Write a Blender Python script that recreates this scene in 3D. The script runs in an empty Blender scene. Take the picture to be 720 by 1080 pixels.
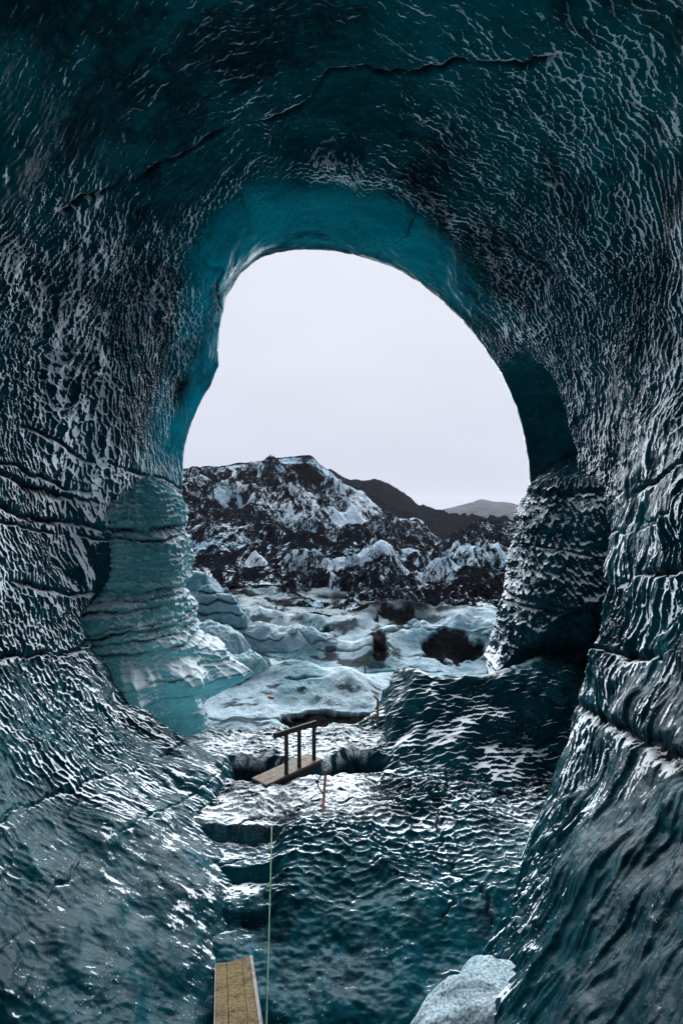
import bpy, math, random
import numpy as np
from mathutils import Vector

# ------------------------------------------------------------------ camera, sky, sun, exposure
sc = bpy.context.scene
col = sc.collection
F = 600.0 / 1080.0                       # focal length over picture height
cam_d = bpy.data.cameras.new("camera")
cam = bpy.data.objects.new("camera", cam_d)
col.objects.link(cam)
cam.location = (0, 0, 0)
cam.rotation_euler = (math.radians(90), 0, 0)
cam_d.sensor_fit = 'VERTICAL'
cam_d.sensor_height = 36.0
cam_d.lens = 36.0 * F
cam_d.clip_start = 0.05
cam_d.clip_end = 6000
sc.camera = cam

HAZE = 0.0002
SUN_EL, SUN_AZ = math.radians(22), math.radians(3)      # azimuth from +Y towards +X
world = bpy.data.worlds.new("World")
sc.world = world
world.use_nodes = True
wn, wl = world.node_tree.nodes, world.node_tree.links
wn.clear()
w_out = wn.new("ShaderNodeOutputWorld")
w_bg = wn.new("ShaderNodeBackground")
w_sky = wn.new("ShaderNodeTexSky")
w_sky.sky_type = 'NISHITA'
w_sky.sun_disc = False
w_sky.sun_elevation = SUN_EL
w_sky.sun_rotation = SUN_AZ
w_geo = wn.new("ShaderNodeTexCoord")
w_sep = wn.new("ShaderNodeSeparateXYZ")
wl.new(w_geo.outputs["Generated"], w_sep.inputs[0])
w_ramp = wn.new("ShaderNodeValToRGB")                   # overcast: pale at the horizon, brighter overhead
w_ramp.color_ramp.elements[0].position = 0.0
w_ramp.color_ramp.elements[0].color = (3.6, 3.8, 4.65, 1)
w_ramp.color_ramp.elements[1].position = 0.9
w_ramp.color_ramp.elements[1].color = (5.6, 5.8, 6.3, 1)
e = w_ramp.color_ramp.elements.new(0.12)
e.color = (3.95, 4.2, 4.95, 1)
e = w_ramp.color_ramp.elements.new(0.40)
e.color = (4.6, 4.8, 5.4, 1)
wl.new(w_sep.outputs["Z"], w_ramp.inputs[0])
w_map = wn.new("ShaderNodeMapping")
w_map.inputs["Scale"].default_value = (1.6, 1.6, 4.0)
wl.new(w_geo.outputs["Generated"], w_map.inputs[0])
w_noise = wn.new("ShaderNodeTexNoise")
w_noise.inputs["Scale"].default_value = 1.4
w_noise.inputs["Detail"].default_value = 3
wl.new(w_map.outputs[0], w_noise.inputs["Vector"])
w_mr = wn.new("ShaderNodeMapRange")
w_mr.inputs["To Min"].default_value = 0.85
w_mr.inputs["To Max"].default_value = 1.11
wl.new(w_noise.outputs["Fac"], w_mr.inputs["Value"])
w_mul = wn.new("ShaderNodeVectorMath")
w_mul.operation = 'SCALE'
wl.new(w_ramp.outputs["Color"], w_mul.inputs[0])
wl.new(w_mr.outputs[0], w_mul.inputs["Scale"])
w_mix = wn.new("ShaderNodeMix")
w_mix.data_type = 'RGBA'
w_mix.inputs["Factor"].default_value = 0.992             # nearly all cloud
wl.new(w_sky.outputs["Color"], w_mix.inputs[6])
wl.new(w_mul.outputs[0], w_mix.inputs[7])
wl.new(w_mix.outputs[2], w_bg.inputs["Color"])
w_bg.inputs["Strength"].default_value = 0.05
wl.new(w_bg.outputs[0], w_out.inputs[0])

sun_d = bpy.data.lights.new("sun", 'SUN')
sun_d.energy = 4.0
sun_d.angle = math.radians(80)  # wide disc stands in for bright overcast sky ahead, added to fill the cave
sun_d.color = (0.94, 0.97, 1.0)
sun = bpy.data.objects.new("sun", sun_d)
col.objects.link(sun)
sdir = Vector((math.sin(SUN_AZ) * math.cos(SUN_EL), math.cos(SUN_AZ) * math.cos(SUN_EL), math.sin(SUN_EL)))
sun.rotation_euler = sdir.to_track_quat('Z', 'Y').to_euler()
sun.location = (0, 40, 40)

vs = sc.view_settings
vs.view_transform = 'Standard'
vs.look = 'None'
vs.exposure = 1.8
vs.gamma = 1.0
vs.use_curve_mapping = False
sc.render.engine = 'CYCLES'
sc.cycles.use_denoising = True
sc.cycles.max_bounces = 8
sc.cycles.diffuse_bounces = 4
sc.cycles.glossy_bounces = 4

# ------------------------------------------------------------------ numpy noise
def _h(ix, iy, iz, seed):
    with np.errstate(over='ignore'):
        n = (ix.astype(np.int64) * 374761393 + iy.astype(np.int64) * 668265263 + iz.astype(np.int64) * 2147483647 + seed * 1274126177) & 0xffffffff
        n = ((n ^ (n >> 13)) * 1274126177) & 0xffffffff
        n = ((n ^ (n >> 16)) * 2246822519) & 0xffffffff
        n = n ^ (n >> 15)
    return (n & 0xffffff).astype(np.float64) / 0xffffff

def vnoise(x, y, z=None, seed=0):
    if z is None:
        z = np.zeros_like(x)
    xi, yi, zi = np.floor(x), np.floor(y), np.floor(z)
    fx, fy, fz = x - xi, y - yi, z - zi
    xi, yi, zi = xi.astype(np.int64), yi.astype(np.int64), zi.astype(np.int64)
    u, v, w = (t * t * t * (t * (t * 6 - 15) + 10) for t in (fx, fy, fz))
    r = 0
    for dz in (0, 1):
        wz = w if dz else 1 - w
        if dz and not np.any(fz):
            continue
        for dy in (0, 1):
            wy = v if dy else 1 - v
            for dx in (0, 1):
                r = r + _h(xi + dx, yi + dy, zi + dz, seed) * (u if dx else 1 - u) * wy * wz
    return r * 2 - 1

def fbm(x, y, z=None, o=4, seed=0, g=0.5):
    a, r, f = 1.0, 0, 1.0
    for i in range(o):
        r = r + a * vnoise(x * f, y * f, None if z is None else z * f, seed + i * 17)
        a *= g
        f *= 2.03
    return r

def ridged(x, y, o=4, seed=0):
    a, r, f = 1.0, 0, 1.0
    for i in range(o):
        n = 1 - np.abs(vnoise(x * f, y * f, None, seed + i * 31))
        r = r + a * n * n
        a *= 0.5
        f *= 2.07
    return r / 1.9

def worley(s, t, seed=0):
    """cell distance of a jittered 2-D lattice: (F1, F2, offset in t from the cell's centre, cell hash)"""
    si, ti = np.floor(s).astype(np.int64), np.floor(t).astype(np.int64)
    f1 = np.full(s.shape, 9.0)
    f2 = np.full(s.shape, 9.0)
    ot = np.zeros(s.shape)
    hh = np.zeros(s.shape)
    zz = np.zeros_like(si)
    for dt in (-1, 0, 1):
        for ds in (-1, 0, 1):
            cx, cy = si + ds, ti + dt
            px = cx + 0.5 + 0.8 * (_h(cx, cy, zz, seed) - 0.5)
            py = cy + 0.5 + 0.8 * (_h(cx, cy, zz, seed + 7) - 0.5)
            d = (s - px) ** 2 + (t - py) ** 2
            near = d < f1
            f2 = np.where(near, f1, np.minimum(f2, d))
            ot = np.where(near, t - py, ot)
            hh = np.where(near, _h(cx, cy, zz, seed + 13), hh)
            f1 = np.where(near, d, f1)
    return np.sqrt(f1), np.sqrt(f2), ot, hh

def sstep(a, b, x):
    t = np.clip((x - a) / (b - a), 0, 1)
    return t * t * (3 - 2 * t)

def box(a, a0, a1, soft, x=None):
    return sstep(a0 - soft, a0 + soft, a) * (1 - sstep(a1 - soft, a1 + soft, a))

def gauss_smooth(a, sig, axis):
    if sig <= 0:
        return a
    n = int(3 * sig) + 1
    k = np.exp(-0.5 * (np.arange(-n, n + 1) / sig) ** 2)
    k /= k.sum()
    a = np.moveaxis(a, axis, 0)
    p = np.concatenate([np.repeat(a[:1], n, 0), a, np.repeat(a[-1:], n, 0)], 0)
    r = np.zeros_like(a)
    for i, w in enumerate(k):
        r += w * p[i:i + a.shape[0]]
    return np.moveaxis(r, 0, axis)

# ------------------------------------------------------------------ object helpers
def tag(o, label=None, cat=None, group=None, kind=None):
    if label: o["label"] = label
    if cat: o["category"] = cat
    if group: o["group"] = group
    if kind: o["kind"] = kind
    return o

def empty(name, loc, label=None, cat=None, group=None):
    o = bpy.data.objects.new(name, None)
    col.objects.link(o)
    o.location = loc
    o.empty_display_size = 0.2
    return tag(o, label, cat, group)

def grid_normals(P):
    du = np.gradient(P, axis=1)
    dv = np.gradient(P, axis=0)
    n = np.cross(du, dv)
    return n / np.maximum(np.linalg.norm(n, axis=2, keepdims=True), 1e-9)

def link_mesh(name, verts, faces, mat, parent=None, attrs=None, smooth=True):
    me = bpy.data.meshes.new(name)
    V = np.asarray(verts, dtype=np.float32).reshape(-1, 3)
    Fq = np.asarray(faces, dtype=np.int32)
    me.vertices.add(len(V))
    me.vertices.foreach_set("co", V.ravel())
    k = Fq.shape[1]
    me.loops.add(Fq.size)
    me.loops.foreach_set("vertex_index", Fq.ravel())
    me.polygons.add(len(Fq))
    me.polygons.foreach_set("loop_start", np.arange(0, Fq.size, k, dtype=np.int32))
    me.polygons.foreach_set("use_smooth", np.full(len(Fq), smooth, dtype=bool))
    me.update(calc_edges=True)
    me.validate()
    for an, av in (attrs or {}).items():
        a = me.attributes.new(an, 'FLOAT', 'POINT')
        a.data.foreach_set("value", np.asarray(av, dtype=np.float32).ravel())
    me.materials.append(mat)
    o = bpy.data.objects.new(name, me)
    col.objects.link(o)
    if parent is not None:
        o.parent = parent
        o.location = -Vector(parent.location)
    return o

def grid_mesh(name, P, mat, parent=None, attrs=None, flip=False):
    nv, nu = P.shape[:2]
    i = np.arange(nv * nu).reshape(nv, nu)
    q = np.stack([i[:-1, :-1], i[:-1, 1:], i[1:, 1:], i[1:, :-1]], -1).reshape(-1, 4)
    if flip:
        q = q[:, ::-1]
    return link_mesh(name, P, q, mat, parent, attrs)

def at(px, py, Y):
    return np.array([(px - 360.0) / 600.0 * Y, Y, (540.0 - py) / 600.0 * Y])

# ------------------------------------------------------------------ materials
class NT:
    def __init__(self, name):
        self.m = bpy.data.materials.new(name)
        self.m.use_nodes = True
        self.t = self.m.node_tree
        self.b = self.t.nodes["Principled BSDF"]
    def n(self, typ, **kw):
        nd = self.t.nodes.new(typ)
        for k, v in kw.items():
            setattr(nd, k, v)
        return nd
    def l(self, a, b):
        self.t.links.new(a, b)
    def coords(self):
        return self.n("ShaderNodeTexCoord").outputs["Object"]
    def mapped(self, scale, rot=(0, 0, 0)):
        mp = self.n("ShaderNodeMapping")
        mp.inputs["Scale"].default_value = scale
        mp.inputs["Rotation"].default_value = rot
        self.l(self.coords(), mp.inputs[0])
        return mp.outputs[0]
    def noise(self, vec, scale, detail=4, rough=0.55, dist=0.0):
        nd = self.n("ShaderNodeTexNoise")
        nd.inputs["Scale"].default_value = scale
        nd.inputs["Detail"].default_value = detail
        nd.inputs["Roughness"].default_value = rough
        nd.inputs["Distortion"].default_value = dist
        self.l(vec, nd.inputs["Vector"])
        return nd.outputs["Fac"]
    def rng(self, v, a, b, c=0.0, d=1.0):
        nd = self.n("ShaderNodeMapRange")
        for k, x in zip(("From Min", "From Max", "To Min", "To Max"), (a, b, c, d)):
            nd.inputs[k].default_value = x
        self.l(v, nd.inputs["Value"])
        return nd.outputs[0]
    def math(self, op, a, b=None):
        nd = self.n("ShaderNodeMath", operation=op)
        for k, x in enumerate((a, b)):
            if x is None: continue
            if isinstance(x, (int, float)): nd.inputs[k].default_value = x
            else: self.l(x, nd.inputs[k])
        return nd.outputs[0]
    def mix(self, f, a, b):
        nd = self.n("ShaderNodeMix", data_type='RGBA')
        if isinstance(f, (int, float)): nd.inputs[0].default_value = f
        else: self.l(f, nd.inputs[0])
        for k, x in ((6, a), (7, b)):
            if isinstance(x, tuple): nd.inputs[k].default_value = (*x, 1)
            else: self.l(x, nd.inputs[k])
        return nd.outputs[2]
    def attr(self, name):
        return self.n("ShaderNodeAttribute", attribute_name=name).outputs["Fac"]
    def bump(self, h, strength, dist, prev=None):
        nd = self.n("ShaderNodeBump")
        nd.inputs["Strength"].default_value = strength
        nd.inputs["Distance"].default_value = dist
        self.l(h, nd.inputs["Height"])
        if prev is not None: self.l(prev, nd.inputs["Normal"])
        self.l(nd.outputs[0], self.b.inputs["Normal"])
        return nd.outputs[0]
    def set(self, **kw):
        for k, v in kw.items():
            s = self.b.inputs[k.replace("_", " ")]
            if hasattr(v, "links") or hasattr(v, "is_linked"): self.l(v, s)
            else: s.default_value = (*v, 1) if isinstance(v, tuple) and len(v) == 3 and s.type == 'RGBA' else v
        return self.m

def ice_material(name, deep, clear, frost_glint_col, ash_col, rough=(0.16, 0.36), frosty=1.0, gloss=1.31, thin=None, solid=0.0):
    """wet glacier ice: clear blue ice, cloudy bubbly veins, snowy white and painted glints where their attributes say, ash where attribute ash says"""
    k = NT(name)
    o = k.coords()
    body = k.mix(k.math('MAXIMUM', k.rng(k.noise(o, 0.55, 5, 0.6), 0.42, 0.72), k.math('MAXIMUM', k.attr("clear"), k.math('MULTIPLY', k.attr("thin"), 1.6))), deep, clear)
    cloud = k.rng(k.noise(k.mapped((1.4, 0.6, 2.6)), 1.7, 5, 0.65, 0.6), 0.52, 0.78, 0.0, 0.35)
    veins = k.rng(k.noise(k.mapped((1.0, 1.0, 1.6)), 4.2, 6, 0.72, 1.4), 0.40, 0.62)
    body = k.mix(k.math('MULTIPLY', veins, 0.55), body, tuple(0.35 * c for c in deep))
    body = k.mix(cloud, body, tuple(min(1, c * 1.7 + 0.004) for c in clear))
    grain = k.noise(o, 34, 3, 0.6)
    fr = k.math('MULTIPLY', k.attr("frost_glint"), k.rng(grain, 0.36, 0.58))
    fr = k.math('MULTIPLY', fr, frosty)
    glint_paint = k.math('ADD', k.attr("glint_paint"), k.math('MULTIPLY', k.math('SUBTRACT', k.noise(o, 26, 4, 0.65), 0.5), 0.55))  # crisp white strokes: glints of daylight put into the colour
    fr = k.math('MAXIMUM', fr, k.rng(glint_paint, 0.50, 0.57))
    specks = k.math('MULTIPLY', k.rng(k.noise(o, 30, 3, 0.6), 0.655, 0.69), k.rng(k.noise(o, 1.6, 4, 0.65), 0.50, 0.62))
    fr = k.math('MAXIMUM', fr, k.math('MULTIPLY', specks, 0.9))
    c = k.mix(fr, body, frost_glint_col)
    dirt = k.math('MULTIPLY', k.attr("ash"), k.rng(k.noise(o, 9, 4, 0.7), 0.30 - solid, 0.52 - solid))
    c = k.mix(dirt, c, ash_col)
    k.bump(k.noise(o, 16 if not solid else 7, 6, 0.62 if not solid else 0.75), 0.35 if not solid else 0.8, 0.03 if not solid else 0.09)
    r = k.rng(k.noise(o, 5, 3), 0.3, 0.7, rough[0], rough[1])
    r = k.math('MAXIMUM', r, k.math('MULTIPLY', fr, 0.62))
    r = k.math('MAXIMUM', r, k.math('MULTIPLY', dirt, 0.7))
    k.set(Base_Color=c, Roughness=r, IOR=gloss, Specular_IOR_Level=k.math('SUBTRACT', 0.12, k.math('ADD', k.math('MULTIPLY', dirt, 0.10), k.math('MULTIPLY', fr, 0.02))))
    k.set(Specular_Tint=(0.25, 0.62, 0.76, 1.0))
    if thin:                                           # thin ice at the mouth lets the daylight outside through
        tr = k.n("ShaderNodeBsdfTranslucent")
        k.l(k.mix(dirt, k.mix(cloud, tuple(thin), tuple(1.3 * x for x in thin)), ash_col), tr.inputs["Color"])
        mx = k.n("ShaderNodeMixShader")
        k.l(k.math('MULTIPLY', k.attr("thin"), k.rng(k.noise(o, 0.9, 4, 0.6), 0.3, 0.7, 0.5, 1.0)), mx.inputs[0])
        k.l(k.b.outputs[0], mx.inputs[1])
        k.l(tr.outputs[0], mx.inputs[2])
        k.l(mx.outputs[0], k.t.nodes["Material Output"].inputs["Surface"])
    return k.m

M_CAVE = ice_material("cave_ice", (0.0006, 0.017, 0.027), (0.003, 0.095, 0.130), (0.86, 0.92, 0.97), (0.005, 0.006, 0.008), gloss=1.31, thin=(0.0, 0.22, 0.285))
M_PALE = ice_material("pale_glacier_ice", (0.08, 0.21, 0.27), (0.22, 0.39, 0.46), (0.47, 0.55, 0.62), (0.004, 0.0045, 0.006), (0.25, 0.55), solid=0.14)
M_TEAL = ice_material("layered_teal_ice", (0.05, 0.26, 0.31), (0.17, 0.46, 0.52), (0.74, 0.82, 0.88), (0.010, 0.011, 0.014), (0.18, 0.4), thin=(0.16, 0.52, 0.58))

M_FROSTED = ice_material("frosted_ice", (0.06, 0.22, 0.28), (0.16, 0.38, 0.45), (0.62, 0.72, 0.80), (0.01, 0.011, 0.013), (0.3, 0.6))

def mountain_material(name, ice, thr, blue=(0.22, 0.36, 0.47), scale=1.0, dark=(0.0016, 0.0021, 0.0036)):
    k = NT(name)
    o = k.coords()
    f = k.attr("ice")
    n = k.noise(k.mapped((1.5, 0.55, 0.5), (0.15, 0.65, 0.0)), 1.15 * scale, 9, 0.78, 1.3)
    m2 = k.noise(o, 0.14 * scale, 4, 0.6)
    n = k.math('ADD', n, k.math('MULTIPLY', k.math('SUBTRACT', k.noise(k.mapped((1.3, 1.0, 0.5), (0.0, 0.6, 0.3)), 5.0 * scale, 6, 0.75, 0.8), 0.5), 0.6))
    s = k.math('ADD', k.math('ADD', n, k.math('MULTIPLY', f, 0.35)), k.math('MULTIPLY', k.math('SUBTRACT', m2, 0.5), 0.55))
    fac = k.rng(s, thr, thr + 0.07)
    ash = k.mix(k.rng(k.noise(o, 1.3 * scale, 5, 0.7), 0.3, 0.7), dark, tuple(2.6 * d for d in dark))
    icec = k.mix(k.rng(k.noise(o, 0.25 * scale, 5, 0.6), 0.38, 0.62), blue, ice)
    k.bump(k.noise(o, 0.8 * scale, 6, 0.7), 0.9, 0.9 / scale)
    return k.set(Base_Color=k.mix(fac, ash, icec), Roughness=0.9, Specular_IOR_Level=0.0)

def simple(name, c1, c2, scale=12, rough=0.6, stretch=(1, 1, 1), bump=0.2, bdist=0.01, metallic=0.0):
    k = NT(name)
    v = k.mapped(stretch)
    n = k.noise(v, scale, 5, 0.65)
    k.bump(n, bump, bdist)
    c = k.mix(k.rng(n, 0.32, 0.68), c1, c2)
    c = k.mix(k.rng(k.noise(k.coords(), 4.5, 5, 0.7, 0.8), 0.48, 0.70, 0.0, 0.75), c, tuple(x * 0.35 for x in c1))    # damp stains
    return k.set(Base_Color=c, Roughness=rough, Metallic=metallic, Specular_IOR_Level=0.15)

# ------------------------------------------------------------------ the cave: walls and roof as one tunnel of ice
RIM_Y = 13.6
rim_px = [(-90, 420), (-75, 410), (-60, 390), (-53, 365), (-44, 335), (-30, 295), (-20, 252), (-10, 214), (0, 199), (18.3, 207), (29, 215), (40.5, 223),
          (51.5, 233), (63.4, 246), (74, 260), (84.7, 271), (93, 279), (100, 284), (107.4, 285), (112.8, 276), (118, 260), (124.4, 230),
          (130, 202), (135.6, 193), (145.5, 186), (157, 179), (166.5, 172), (176.6, 168), (186.7, 171), (195, 174), (200, 190), (206, 235), (217, 262), (233, 274), (245, 290), (270, 420)]
A = [-90, -75, -60, -53, -44, -30, -20, -10, 0, 15, 30, 45, 60, 75, 90, 105, 120, 135, 150, 165, 180, 190, 197, 205, 217, 233, 245, 270]

def wall_line(x0, z0, x1, z1, ang):
    """distance from the camera axis to a straight wall through two points of a cross-section, along an angle"""
    a = math.radians(ang)
    dx, dz = x1 - x0, z1 - z0
    den = math.cos(a) * dz - math.sin(a) * dx
    return (x0 * dz - z0 * dx) / den

def row(vals, right=None, left=None):
    r = dict(zip(A, vals))
    if right:
        for a in (-75, -60, -53, -44, -30, -20):
            v = wall_line(*right, a)
            if 0 < v < 11: r[a] = v
        r[-90] = max(r[-75] * 1.0, 5.6)
    if left:
        for a in (217, 233, 245):
            r[a] = wall_line(*left, a)
    return [r[a] for a in A]

rows = {
    12.75: [8.4, 8.2, 8.0, 7.7, 7.1, 6.4, 5.7, 4.95, 4.72, 6.25, 6.30, 5.25, 5.45, 5.85, 6.28, 6.35, 5.75, 4.75, 4.35, 4.20, 4.15, 4.25, 4.5, 5.6, 5.9, 6.0, 6.2, 8.4],
    12.4: [8.4, 8.2, 8.0, 7.7, 7.1, 6.4, 5.7, 5.0, 4.78, 5.40, 5.48, 5.36, 5.58, 6.02, 6.43, 6.48, 5.95, 4.95, 4.53, 4.39, 4.33, 4.42, 4.7, 5.7, 5.95, 6.0, 6.2, 8.4],
    12.2: [8.4, 8.2, 8.0, 7.7, 7.1, 8.2, 7.0, 5.3, 4.80, 5.28, 5.36, 5.42, 5.65, 6.10, 6.50, 6.55, 6.05, 5.05, 4.62, 4.48, 4.42, 4.5, 4.8, 5.8, 6.0, 6.0, 6.2, 8.4],
    11.5: [8.4, 8.2, 7.9, 7.6, 7.1, 8.2, 7.0, 5.3, 4.92, 5.22, 5.45, 5.60, 5.85, 6.45, 6.85, 6.85, 6.35, 5.40, 4.95, 4.80, 4.75, 4.80, 5.0, 6.2, 6.3, 6.2, 6.2, 8.4],
    11.0: [8.4, 8.2, 7.8, 7.5, 7.0, 8.2, 7.0, 5.3, 4.95, 5.22, 5.55, 5.75, 6.10, 6.65, 7.02, 7.02, 6.55, 5.68, 5.25, 5.12, 5.08, 5.18, 5.33, 5.57, 5.30, 5.17, 5.24, 8.4],
    10.3: [8.2, 8.0, 7.4, 7.0, 6.6, 5.9, 5.4, 5.0, 4.90, 5.20, 5.60, 5.85, 6.28, 6.80, 7.20, 7.22, 6.80, 5.95, 5.50, 5.32, 5.25, 5.36, 5.50, 5.62, 5.35, 5.20, 5.25, 8.2],
    9.7: [7.0, 6.6, 6.2, 5.84, 5.37, 4.91, 4.80, 4.76, 4.78, 5.12, 5.62, 5.95, 6.35, 6.90, 7.35, 7.38, 6.98, 6.15, 5.68, 5.46, 5.38, 5.46, 5.56, 5.62, 5.34, 5.20, 5.3, 7.0],
    8.5: row([6, 6, 5.5, 5.2, 5.1, 4.9, 4.72, 4.62, 4.65, 5.02, 5.60, 6.02, 6.42, 7.0, 7.5, 7.55, 7.2, 6.4, 5.85, 5.60, 5.50, 5.55, 5.6, 5.60, 5.3, 5.2, 5.3, 6], (2.82, -4.8, 4.35, -1.5), (-2.1, -4.9, -4.2, -3.1)),
    6.6: row([6, 6, 5.5, 5.2, 5.1, 4.9, 4.52, 4.40, 4.42, 4.85, 5.50, 6.0, 6.45, 7.0, 7.5, 7.6, 7.3, 6.6, 6.0, 5.70, 5.55, 5.55, 5.55, 5.40, 5.2, 5.2, 5.3, 6], (1.75, -5.1, 4.15, -1.45), (-1.6, -5.3, -4.2, -2.95)),
    5.3: row([6, 6, 5.5, 5.2, 5.1, 4.9, 4.35, 4.22, 4.25, 4.7, 5.4, 5.9, 6.4, 7.0, 7.5, 7.6, 7.3, 6.6, 6.0, 5.7, 5.5, 5.5, 5.4, 5.3, 5.2, 5.2, 5.3, 6], (0.95, -5.1, 4.0, -1.1), (-1.4, -5.3, -4.0, -2.7)),
    3.0: row([5, 5, 4.5, 4.4, 4.4, 4.3, 4.1, 4.05, 4.1, 4.5, 5.2, 5.7, 6.2, 6.8, 7.3, 7.4, 7.1, 6.4, 5.8, 5.5, 5.4, 5.3, 5.2, 5.0, 4.9, 5, 5.1, 5.4], (-0.5, -4.9, 3.9, -0.7), (-1.3, -5.2, -3.9, -2.6)),
    0.0: [3.6, 3.6, 3.5, 3.4, 3.4, 3.5, 3.6, 3.7, 3.9, 4.3, 5.0, 5.5, 6.0, 6.5, 7.0, 7.0, 6.8, 6.2, 5.6, 5.3, 5.1, 5.0, 4.9, 4.7, 4.6, 4.4, 4.2, 3.6],
    -4.0: [2.8, 2.8, 2.8, 2.9, 3.0, 3.1, 3.2, 3.3, 3.4, 3.7, 4.0, 4.4, 4.7, 5.0, 5.2, 5.2, 5.0, 4.7, 4.4, 4.2, 4.0, 3.8, 3.7, 3.6, 3.5, 3.3, 3.1, 2.8],
    -8.0: [1.4] * 28,
    -9.0: [0.15] * 28,
}
NTH = 2000
TH0, TH1 = -92.0, 272.0
th = np.linspace(TH0, TH1, NTH)
r_rim = np.interp(th, [a for a, b in rim_px], [b for a, b in rim_px]) * RIM_Y / 600.0
keys = sorted(rows)
tab = np.stack([np.interp(th, A, rows[y]) for y in keys] + [r_rim])
tab = gauss_smooth(tab, 8, 1)
tab[-1] = gauss_smooth(r_rim, 3, 0)
ykeys = np.array(keys + [RIM_Y])
Ys = np.concatenate([np.linspace(-9, 2.6, 60, endpoint=False), np.linspace(2.6, RIM_Y, 700)])
R = np.empty((len(Ys), NTH))
idx = np.clip(np.searchsorted(ykeys, Ys, 'right') - 1, 0, len(ykeys) - 2)
w = (Ys - ykeys[idx]) / (ykeys[idx + 1] - ykeys[idx])
R = tab[idx] * (1 - w)[:, None] + tab[idx + 1] * w[:, None]
R[60:] = gauss_smooth(R[60:], 11, 0)
R[-10:] += (r_rim - R[-1])[None, :] * np.linspace(0.1, 1, 10)[:, None] ** 2
# the lip turns outwards into the glacier's face
lip_n = 26
lip_t = np.linspace(0, 1, lip_n + 1)[1:]
lip_R = R[-1][None, :] + (0.05 * np.sin(lip_t * 3) + 8.0 * lip_t ** 3.2)[:, None]
lip_Y = RIM_Y + 0.45 * np.sqrt(lip_t) + 1.2 * lip_t ** 2
R = np.concatenate([R, lip_R], 0)
Ys = np.concatenate([Ys, lip_Y])
TH = np.radians(th)[None, :] + 0 * Ys[:, None]
YY = Ys[:, None] + 0 * TH
deg = th[None, :] + 0 * YY
# large undulation
cx, cz = np.cos(TH), np.sin(TH)
X3, Z3 = R * cx, R * cz
big = 0.16 * fbm(X3 * 0.55, YY * 0.55, Z3 * 0.55, 3, 5) + 0.05 * fbm(X3 * 1.6, YY * 1.6, Z3 * 1.6, 3, 9)
rimw = sstep(0.0, 1.2, np.abs(YY - RIM_Y))
R = R + big * (0.12 + 0.88 * rimw)
# shallow pocket in the roof
R = R + 0.45 * (1 - sstep(0.35, 1.25, ((deg - 94 + 2 * vnoise(YY * 2, deg * 0.2, None, 7)) / 7.0) ** 2 + ((YY - 10.75) / 0.46) ** 2))
P = np.stack([R * cx, YY, R * cz], -1)
N = grid_normals(P)
if (N[300, 800] * P[300, 800] * np.array([1, 0, 1])).sum() > 0:
    N = -N
# scallops: pits with sharp crests, laid out along and across the wall
t_len = np.cumsum(np.sqrt(np.gradient(YY, axis=0) ** 2 + np.gradient(R, axis=0) ** 2), 0)
t_len = t_len - t_len[60][None, :]
s_len = np.cumsum(np.sqrt(R ** 2 + np.gradient(R, np.radians(th), axis=1) ** 2), 1) * math.radians(th[1] - th[0])
s_len = gauss_smooth(s_len - s_len[:, 780][:, None], 8, 0)
wob_s = 0.08 * fbm(s_len * 0.8, t_len * 0.8, None, 3, 41) + 1.1 * vnoise(s_len * 0.23, t_len * 0.3, None, 45)
wob_t = 0.07 * fbm(s_len * 0.8, t_len * 0.8, None, 3, 43) + 0.7 * vnoise(s_len * 0.3, t_len * 0.3, None, 47)
lowright = box(deg, -95, 8, 10) * (1 - sstep(9.6, 10.2, YY))
skew = 0.26 - 0.5 * (1 - sstep(-0.5, 2.5, Z3))
def scal(cs, ct, seed):
    f1, f2, ot, hh = worley((s_len + wob_s) / cs, (t_len + wob_t) / ct, seed)
    crest = (1 - sstep(0.02, 0.36, f2 - f1)) * (0.25 + 0.75 * sstep(-0.05, 0.28, ot))
    return 0.85 * np.minimum(f1, 0.9) ** 2.2 + 0.34 * crest * (0.5 + hh) + skew * ot + 0.12 * hh
sA = scal(0.20, 0.09, 3)
sB = scal(0.55, 0.12, 8)
sC = scal(0.11, 0.09, 21)
rib = 1 - np.abs(vnoise((s_len + wob_s) * 0.55, (t_len + wob_t) * 2.6, None, 51))
sca = sA * (1 - lowright) * 0.055 + sB * lowright * 0.085 + sC * 0.010
amp = 0.78 + 0.75 * fbm(X3 * 0.45, YY * 0.45, Z3 * 0.45, 3, 61)
smooth_m = np.ones_like(R)
smooth_m *= 1 - 0.85 * box(deg, 62, 122, 6) * sstep(11.4, 12.0, YY)          # bare band over the arch
smooth_m *= 1 - 0.95 * box(deg, 6, 40, 4) * sstep(12.3, 12.5, YY)             # niche
smooth_m *= 1 - 0.7 * box(deg, 120, 160, 6) * sstep(12.7, 13.1, YY)
smooth_m *= 1 - 0.8 * box(deg, 186, 240, 4) * sstep(11.2, 11.5, YY)
smooth_m *= 1 - 0.9 * box(deg, -75, -14, 3) * sstep(10.1, 10.4, YY)
smooth_m *= 1 - sstep(RIM_Y - 0.1, RIM_Y + 0.1, YY) * 0.8
ceil = box(deg, 70, 125, 14) * (1 - sstep(10.8, 11.4, YY))
sca = sca * (1 - 0.7 * ceil)
disp = sca * (np.clip(amp, 0.12, 1.35) * smooth_m) * np.where(deg > 90, 0.28 + 0.72 * sstep(5.0, 9.2, YY), 0.5 + 0.5 * sstep(5.0, 7.5, YY)) + (0.03 * fbm(s_len * 2.2, t_len * 3.5, None, 4, 63) * (0.35 + 0.65 * sstep(7.0, 9.5, YY)) + 0.014 * (0.4 + ceil) * fbm(s_len * 6, t_len * 11, None, 3, 65)) * (1 - 0.6 * sstep(RIM_Y - 1.4, RIM_Y, YY))
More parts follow.
